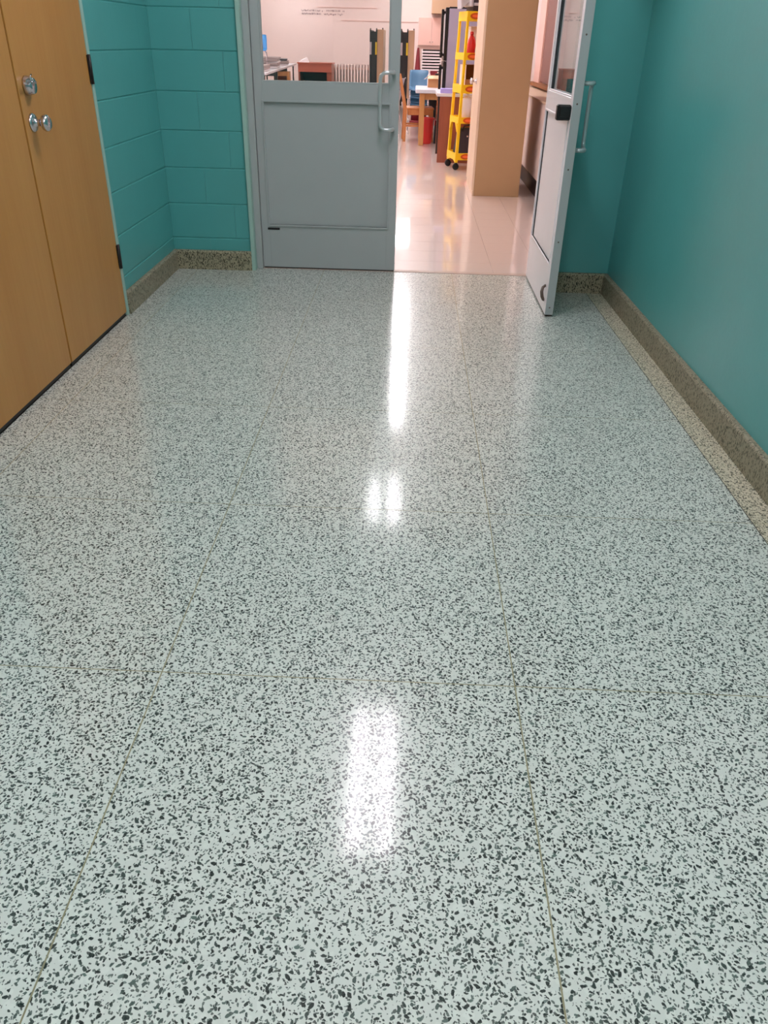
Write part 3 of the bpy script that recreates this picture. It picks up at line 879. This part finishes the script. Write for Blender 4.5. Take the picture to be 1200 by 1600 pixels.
# ------------------------------------------------------------------ chairs
def wooden_chair(label, loc, rz):
    c = thing('wooden_chair', label, 'chair', loc, rz, 'wooden chairs by the oak table')
    B('seat', 'chairwood', c, -0.20, 0.20, -0.20, 0.20, 0.430, 0.455, 0.006)
    for sx in (-1, 1):
        m = MB(); m.hexa([(sx * 0.17 - 0.018, 0.17, 0), (sx * 0.17 + 0.018, 0.17, 0), (sx * 0.17 + 0.018, 0.205, 0), (sx * 0.17 - 0.018, 0.205, 0),
                          (sx * 0.17 - 0.018, 0.155, 0.4295), (sx * 0.17 + 0.018, 0.155, 0.4295), (sx * 0.17 + 0.018, 0.19, 0.4295), (sx * 0.17 - 0.018, 0.19, 0.4295)])
        m.build('leg', 'chairwood', c)
        m = MB(); yb = -0.215
        m.hexa([(sx * 0.185 - 0.018, -0.250, 0), (sx * 0.185 + 0.018, -0.250, 0), (sx * 0.185 + 0.018, -0.210, 0), (sx * 0.185 - 0.018, -0.210, 0),
                (sx * 0.185 - 0.018, -0.235, 0.44), (sx * 0.185 + 0.018, -0.235, 0.44), (sx * 0.185 + 0.018, -0.202, 0.44), (sx * 0.185 - 0.018, -0.202, 0.44)])
        m.hexa([(sx * 0.185 - 0.018, -0.235, 0.44), (sx * 0.185 + 0.018, -0.235, 0.44), (sx * 0.185 + 0.018, -0.202, 0.44), (sx * 0.185 - 0.018, -0.202, 0.44),
                (sx * 0.185 - 0.014, -0.325, 0.885), (sx * 0.185 + 0.014, -0.325, 0.885), (sx * 0.185 + 0.014, -0.300, 0.885), (sx * 0.185 - 0.014, -0.300, 0.885)])
        m.build('leg', 'chairwood', c)
        B('stretcher', 'chairwood', c, sx * 0.18 - 0.010, sx * 0.18 + 0.010, -0.212, 0.172, 0.20, 0.225)
    for q, (x0, x1, y0, y1) in enumerate(((-0.19, 0.19, 0.165, 0.185), (-0.19, 0.19, -0.185, -0.165), (-0.192, -0.172, -0.164, 0.164), (0.172, 0.192, -0.164, 0.164))):
        B('seat_rail', 'chairwood', c, x0, x1, y0, y1, 0.355, 0.4295)
    for z0, z1, y in ((0.54, 0.59, -0.245), (0.76, 0.86, -0.295)):
        m = MB(); m.hexa([(-0.172, y, z0), (0.172, y, z0), (0.172, y + 0.015, z0), (-0.172, y + 0.015, z0),
                          (-0.172, y - 0.018, z1), (0.172, y - 0.018, z1), (0.172, y - 0.003, z1), (-0.172, y - 0.003, z1)])
        m.build('back_slat', 'chairwood', c)
    return c


ch = wooden_chair('wooden chair seen from its side just left of the oak table', (0.13, 12.93, 0), math.radians(-80))
ch.location = (0.09, 12.95, 0)
ch.rotation_euler = (0, 0, math.radians(-86))
copy_tree(ch, (0.56, 13.18, 0), math.radians(182), 'wooden chair tucked under the oak table')


def shell_chair(name, label, mat, loc, rz, group=None):
    c = thing(name, label, 'chair', loc, rz, group)
    prof = [(0.20, 0.425), (0.14, 0.445), (-0.10, 0.435), (-0.17, 0.450), (-0.20, 0.50), (-0.225, 0.60), (-0.245, 0.70), (-0.27, 0.79), (-0.285, 0.80)]
    b = bmesh.new(); N = 8; grid = []
    for i, (y, z) in enumerate(prof):
        row = []
        for k in range(N + 1):
            u = -1 + 2 * k / N
            w = 0.205 if i < 7 else (0.195 if i == 7 else 0.165)
            cu = 0.022 * u * u
            row.append(Vector((u * w, y + (cu * 1.3 if i > 3 else 0), z + (cu if i <= 3 else 0))))
        grid.append(row)
    T = 0.007
    top = [[b.verts.new(p) for p in r] for r in grid]
    bot = [[b.verts.new(p + Vector((0, -T if i > 3 else 0, -T if i <= 3 else 0))) for p in r] for i, r in enumerate(grid)]
    for i in range(len(prof) - 1):
        for k in range(N):
            b.faces.new((top[i][k], top[i][k + 1], top[i + 1][k + 1], top[i + 1][k]))
            b.faces.new((bot[i][k], bot[i + 1][k], bot[i + 1][k + 1], bot[i][k + 1]))
    for i in range(len(prof) - 1):
        for k in (0, N):
            b.faces.new((top[i][k], top[i + 1][k], bot[i + 1][k], bot[i][k]))
    for i in (0, len(prof) - 1):
        for k in range(N):
            b.faces.new((top[i][k], bot[i][k], bot[i][k + 1], top[i][k + 1]))
    m = MB(); m._take(b, 0, True); m.build('shell', mat, c)
    for sx in (-1, 1):
        MB().tube([(sx * 0.215, 0.215, 0.006), (sx * 0.185, 0.155, 0.40), (sx * 0.17, 0.10, 0.428)], 0.011, 8).build('leg', 'chrome', c)
        MB().tube([(sx * 0.215, -0.245, 0.006), (sx * 0.185, -0.14, 0.40), (sx * 0.17, -0.06, 0.424)], 0.011, 8).build('leg', 'chrome', c)
        for y in (0.215, -0.245):
            MB().lathe((sx * 0.215, y, 0.0002), (0, 0, 1), [(0, 0.014), (0.012, 0.015), (0.03, 0.012)], 8).build('foot', 'white', c)
    return c


bc = shell_chair('stacking_chair', 'small blue plastic chair at the bottom of the stack behind the oak table', 'blue', (0.075, 14.05, 0), math.radians(182), 'blue stacking chairs')
bc.scale = (0.75, 0.75, 0.75)
for k, lab in enumerate(('second lowest blue plastic chair of the stack behind the oak table', 'second highest blue plastic chair of the stack behind the oak table',
                         'blue plastic chair on top of the stack behind the oak table')):
    copy_tree(bc, (0.075, 14.05 - 0.025 * (k + 1), 0.10 * (k + 1)), math.radians(182), lab)
shell_chair('steel_chair', 'gray chair with bright steel legs half hidden by the closed door', 'ltgray', (-0.43, 13.70, 0), math.radians(80))

# cardboard box on the oak table with a bottle and a black case
cbx = thing('cardboard_box', 'open cardboard box on the gray top of the oak table', 'box', (0.195, 12.80, 0.7155), math.radians(-8))
m = MB(); m.box(0, 0.20, 0, 0.006, 0, 0.15); m.box(0, 0.20, 0.224, 0.23, 0, 0.15); m.box(0, 0.006, 0.006, 0.224, 0, 0.15); m.box(0.194, 0.20, 0.006, 0.224, 0, 0.15); m.box(0.006, 0.194, 0.006, 0.224, 0, 0.006)
m.build('box_body', 'card', cbx)
MB().hexa([(0.0, -0.05, 0.11), (0.20, -0.05, 0.11), (0.20, 0.004, 0.15), (0.0, 0.004, 0.15), (0.0, -0.05, 0.114), (0.20, -0.05, 0.114), (0.20, 0.004, 0.154), (0.0, 0.004, 0.154)]).build('flap', 'oak', cbx)
MB().hexa([(-0.06, 0.0, 0.10), (0.004, 0.0, 0.15), (0.004, 0.23, 0.15), (-0.06, 0.23, 0.10), (-0.06, 0.0, 0.104), (0.004, 0.0, 0.154), (0.004, 0.23, 0.154), (-0.06, 0.23, 0.104)]).build('flap', 'white', cbx)
wb = thing('spray_bottle', 'slim white bottle behind the cardboard box on the oak table', 'bottle', (0.215, 13.12, 0.7155))
MB().lathe((0, 0, 0), (0, 0, 1), [(0, 0.022), (0.01, 0.026), (0.14, 0.026), (0.17, 0.012), (0.18, 0.012)], 14).build('bottle_body', 'white', wb)
MB().lathe((0, 0, 0.1805), (0, 0, 1), [(0, 0.014), (0.03, 0.012), (0.031, 0.001)], 12).build('cap', 'white', wb)
o = MB().box(0, 0.12, 0, 0.10, 0, 0.17, 0.012).build('black_case', 'fridge_door'); o.location = (0.30, 13.08, 0.7155)
tag(o, 'black case standing behind the cardboard box on the oak table', 'case')
pb = thing('red_bin', 'red plastic bin on the floor under the oak table', 'bin', (0.20, 12.55, 0))
MB().lathe((0, 0, 0.0005), (0, 0, 1), [(0, 0.075), (0.02, 0.080), (0.33, 0.10), (0.335, 0.108), (0.345, 0.108), (0.345, 0.097), (0.02, 0.076)], 20).build('bin_body', 'red', pb)
MB().tube([(0.10, 0.0, 0.34), (0.12, 0, 0.32), (0.118, 0, 0.24)], 0.006, 8).build('bin_handle', 'red', pb)
bs = thing('black_satchel', 'black satchel on the floor under the oak table', 'bag', (0.312, 12.58, 0))
MB().hexa([(0, 0, 0.0005), (0.075, 0, 0.0005), (0.075, 0.30, 0.0005), (0, 0.30, 0.0005), (0.015, 0.03, 0.30), (0.06, 0.03, 0.30), (0.06, 0.27, 0.30), (0.015, 0.27, 0.30)]).build('bag_body', 'black', bs)
MB().tube([(0.038, 0.06, 0.295), (0.038, 0.08, 0.37), (0.038, 0.22, 0.37), (0.038, 0.24, 0.295)], 0.007, 8).build('bag_strap', 'black', bs)

# burgundy tapered stand
bp = thing('burgundy_cone', 'tall burgundy tapered post on a square foot behind the blue chairs', 'post', (0.045, 16.0, 0))
MB().box(-0.14, 0.14, -0.14, 0.14, 0.0005, 0.04, 0.006).build('foot', 'burg', bp)
MB().lathe((0, 0, 0.0405), (0, 0, 1), [(0, 0.095), (0.55, 0.075), (0.80, 0.052), (1.10, 0.026), (1.15, 0.018), (1.155, 0.002)], 20).build('cone_body', 'burg', bp)
B('shoulder', 'burg', bp, -0.06, 0.36, -0.02, 0.02, 0.76, 0.84, 0.004)

# white slatted tray rack
tr = thing('tray_rack', 'white tray rack with dark gaps standing beyond the blue chairs', 'rack', (0.11, 16.3, 0))
for x in (0.0, 0.345):
    B('side_panel', 'white', tr, x, x + 0.02, 0, 0.45, 0, 1.17)
B('back_panel', 'fridge_door', tr, 0.0205, 0.3445, 0.43, 0.45, 0, 1.165)
for k in range(12):
    B('tray', 'white', tr, 0.0205, 0.3445, -0.01, 0.425, 0.60 + 0.047 * k, 0.625 + 0.047 * k, 0.002)

# cream wall cupboard
wc = thing('wall_cupboard', 'cream two door cupboard high on the far classroom wall', 'cupboard', (0.05, 22.55, 1.21))
B('body', 'room_wall', wc, 0, 0.66, 0, 0.345, 0, 0.60)
for k in range(2):
    dr = B('door', 'pink', wc, 0.005 + 0.33 * k, 0.325 + 0.33 * k, -0.021, -0.001, 0.01, 0.59)
    MB().lathe((0.295 if k == 0 else 0.365, -0.021, 0.08), (0, -1, 0), [(0, 0.006), (0.014, 0.011), (0.020, 0.008), (0.021, 0.001)], 10).build('knob', 'chrome', dr)

# ------------------------------------------------------------------ folded cafeteria tables


def folded_table(label, loc, rz):
    f = thing('folding_table', label, 'table', loc, rz, 'folded upright tables')
    B('base_frame', 'tableblack', f, -0.08, 0.10, -0.5, 0.5, 0.09, 0.17, 0.004)
    for y in (-0.42, 0.42):
        for x in (-0.06, 0.08):
            MB().lathe((x - 0.014, y, 0.045), (1, 0, 0), [(0, 0.03), (0.003, 0.0445), (0.025, 0.0445), (0.028, 0.03)], 14).build('caster', 'black', f)
    B('table_leaf', 'tableblack', f, -0.085, -0.055, -0.75, 0.75, 0.171, 1.49)
    B('frame_cross', 'tableblack', f, -0.0545, 0.0495, -0.74, -0.70, 0.20, 1.46)
    B('frame_cross', 'tableblack', f, -0.0545, 0.0495, 0.70, 0.74, 0.20, 1.46)
    B('frame_post', 'tableblack', f, -0.0545, 0.0495, -0.69, -0.60, 0.1705, 1.40)
    B('table_leaf', 'tableblack', f, 0.050, 0.080, -0.75, 0.75, 0.171, 1.49)
    B('table_leaf', 'tanedge', f, 0.0805, 0.22, -0.73, 0.75, 0.171, 1.50, 0.004)
    B('warning_label', 'ltgray', f, -0.086, -0.040, -0.7525, -0.7505, 1.02, 1.26, 0)
    B('warning_label', 'label_y', f, 0.040, 0.081, -0.7525, -0.7505, 1.02, 1.26, 0)
    for x in (-0.07, 0.065, 0.20):
        MB().lathe((x, -0.70, 1.4905 if x < 0.1 else 1.5005), (0, 0, 1), [(0, 0.016), (0.03, 0.012), (0.035, 0.001)], 8).build('latch_knob', 'brass', f)
    return f


ft = folded_table('folded black table with tan leaf seen through the glass of the closed door', (-0.945, 20.75, 0), 0)
copy_tree(ft, (-0.255, 20.75, 0), math.radians(0), 'folded black table with tan leaf in the gap between the doors')

# radiator
rd = thing('radiator', 'cream column radiator along the far classroom wall', 'radiator', (-2.12, 22.62, 0))
for k in range(14):
    m = MB().box(0.078 * k, 0.078 * k + 0.050, 0, 0.20, 0.10, 0.765, 0.012)
    m.build('fin', 'vent', rd)
B('gap_shade_plate', 'finshade', rd, 0.0, 1.06, 0.205, 0.22, 0.10, 0.75)  # darker plate added to paint the shade between the fins
B('pipe', 'pink', rd, -0.02, 1.10, 0.07, 0.13, 0.15, 0.20, 0.01)
B('pipe', 'pink', rd, -0.02, 1.10, 0.07, 0.13, 0.64, 0.69, 0.01)
for x in (0.01, 1.03):
    B('foot', 'pink', rd, x, x + 0.03, 0.05, 0.15, 0, 0.0995, 0.003)
o = MB().box(-1.35, -0.90, 22.50, 22.52, 0, 0.76).build('radiator_screen', 'room_wall')
bpy.data.objects.remove(o)

# orange-brown desk at the far wall
od = thing('teacher_desk', 'orange brown desk against the far wall left of the radiator', 'desk', (-2.86, 21.6, 0))
B('desktop', 'orangewood', od, -0.02, 0.84, -0.02, 0.72, 0.775, 0.80)
B('modesty_panel', 'orangewood', od, 0.0, 0.82, 0.0, 0.02, 0.60, 0.7745)
B('end_panel', 'redwood', od, 0.70, 0.82, 0.021, 0.70, 0.0, 0.7745)
B('end_panel', 'redwood', od, 0.0, 0.04, 0.021, 0.70, 0.0, 0.7745)
B('back_panel', 'tableblack', od, 0.041, 0.699, 0.66, 0.68, 0.0, 0.7745)
st = thing('dark_crate', 'dark gray storage crate under the orange brown desk', 'crate', (-2.78, 21.75, 0))
m = MB(); m.box(0, 0.55, 0, 0.02, 0.0005, 0.40); m.box(0, 0.55, 0.38, 0.40, 0.0005, 0.40); m.box(0, 0.02, 0.02, 0.38, 0.0005, 0.40); m.box(0.53, 0.55, 0.02, 0.38, 0.0005, 0.40); m.box(0.02, 0.53, 0.02, 0.38, 0.0005, 0.02)
m.build('crate_body', 'dark', st)
B('rim', 'tableblack', st, -0.012, 0.562, -0.012, -0.0005, 0.36, 0.40)
o = MB()
o.hexa([(0, 0, 0), (0.24, 0.02, 0), (0.24, 0.16, 0), (0, 0.15, 0), (0.05, 0.03, 0.05), (0.20, 0.04, 0.10), (0.19, 0.13, 0.11), (0.04, 0.12, 0.04)])
o = o.build('paper_bundle', 'paper_w'); o.location = (-2.84, 21.62, 0.8005)
tag(o, 'crumpled white paper bundle on the orange brown desk', 'paper')

# long white table in three lengths, piles of papers on it
lt = thing('long_table', 'white topped long table nearest the closed door glass, dark underneath', 'table', (-2.46, 14.6, 0), math.radians(3.2), 'long tables end to end')
B('tabletop', 'lam', lt, -0.76, 0, 0, 2.1, 0.755, 0.79)
for x in (-0.70, -0.08):
    for y in (0.12, 1.95):
        B('leg', 'tableblack', lt, x, x + 0.03, y, y + 0.03, 0, 0.7545)
B('apron', 'tableblack', lt, -0.70, -0.05, 0.20, 0.22, 0.66, 0.7545)
copy_tree(lt, (-2.578, 16.72, 0), math.radians(3.2), 'white topped long table in the middle of the row of three')
copy_tree(lt, (-2.696, 18.84, 0), math.radians(3.2), 'white topped long table nearest the orange brown desk')
for i, (x, y, w, l, h, lab, mt) in enumerate((
        (-2.92, 14.72, 0.40, 0.9, 0.10, 'low gray pile of papers on the nearest long table', 'paper'),
        (-2.98, 16.9, 0.36, 0.8, 0.18, 'tall gray pile of papers with curled top on the middle long table', 'paper'),
        (-3.02, 18.9, 0.30, 0.7, 0.12, 'gray pile of papers at the far end of the long tables', 'paper'))):
    p = thing('paper_pile', lab, 'papers', (x, y, 0.7905), math.radians(3 + 2 * i), 'piles of papers')
    z = 0.0
    nl = max(3, int(h / 0.03))
    for k in range(nl):
        dx, dy = R_.uniform(-0.02, 0.02), R_.uniform(-0.03, 0.03)
        th = h / nl
        B('paper_layer', 'paper' if k % 3 else 'dark' if k == nl - 1 else 'paper_w', p, dx, dx + w, dy, dy + l, z + 0.0003, z + th, 0.003)
        z += th
wcub = thing('wooden_cubby', 'small tan wooden cubby under the long tables', 'cubby', (-2.92, 18.2, 0), math.radians(3))
B('side_panel', 'oak', wcub, 0, 0.05, 0, 0.35, 0, 0.70); B('side_panel', 'oak', wcub, 0.27, 0.32, 0, 0.35, 0, 0.70)
B('shelf', 'oak', wcub, 0.0505, 0.2695, 0, 0.35, 0.62, 0.70); B('shelf', 'oak', wcub, 0.0505, 0.2695, 0, 0.35, 0.0, 0.05)
B('back_panel', 'redwood', wcub, 0.0505, 0.2695, 0.33, 0.35, 0.0505, 0.6195)
sb = shell_chair('blue_chair', 'small bright blue plastic chair standing on the long table', 'skyblue', (-2.82, 16.05, 0.791), math.radians(186))
sb.scale = (0.68, 0.68, 0.68)
print('objects', len(bpy.data.objects))
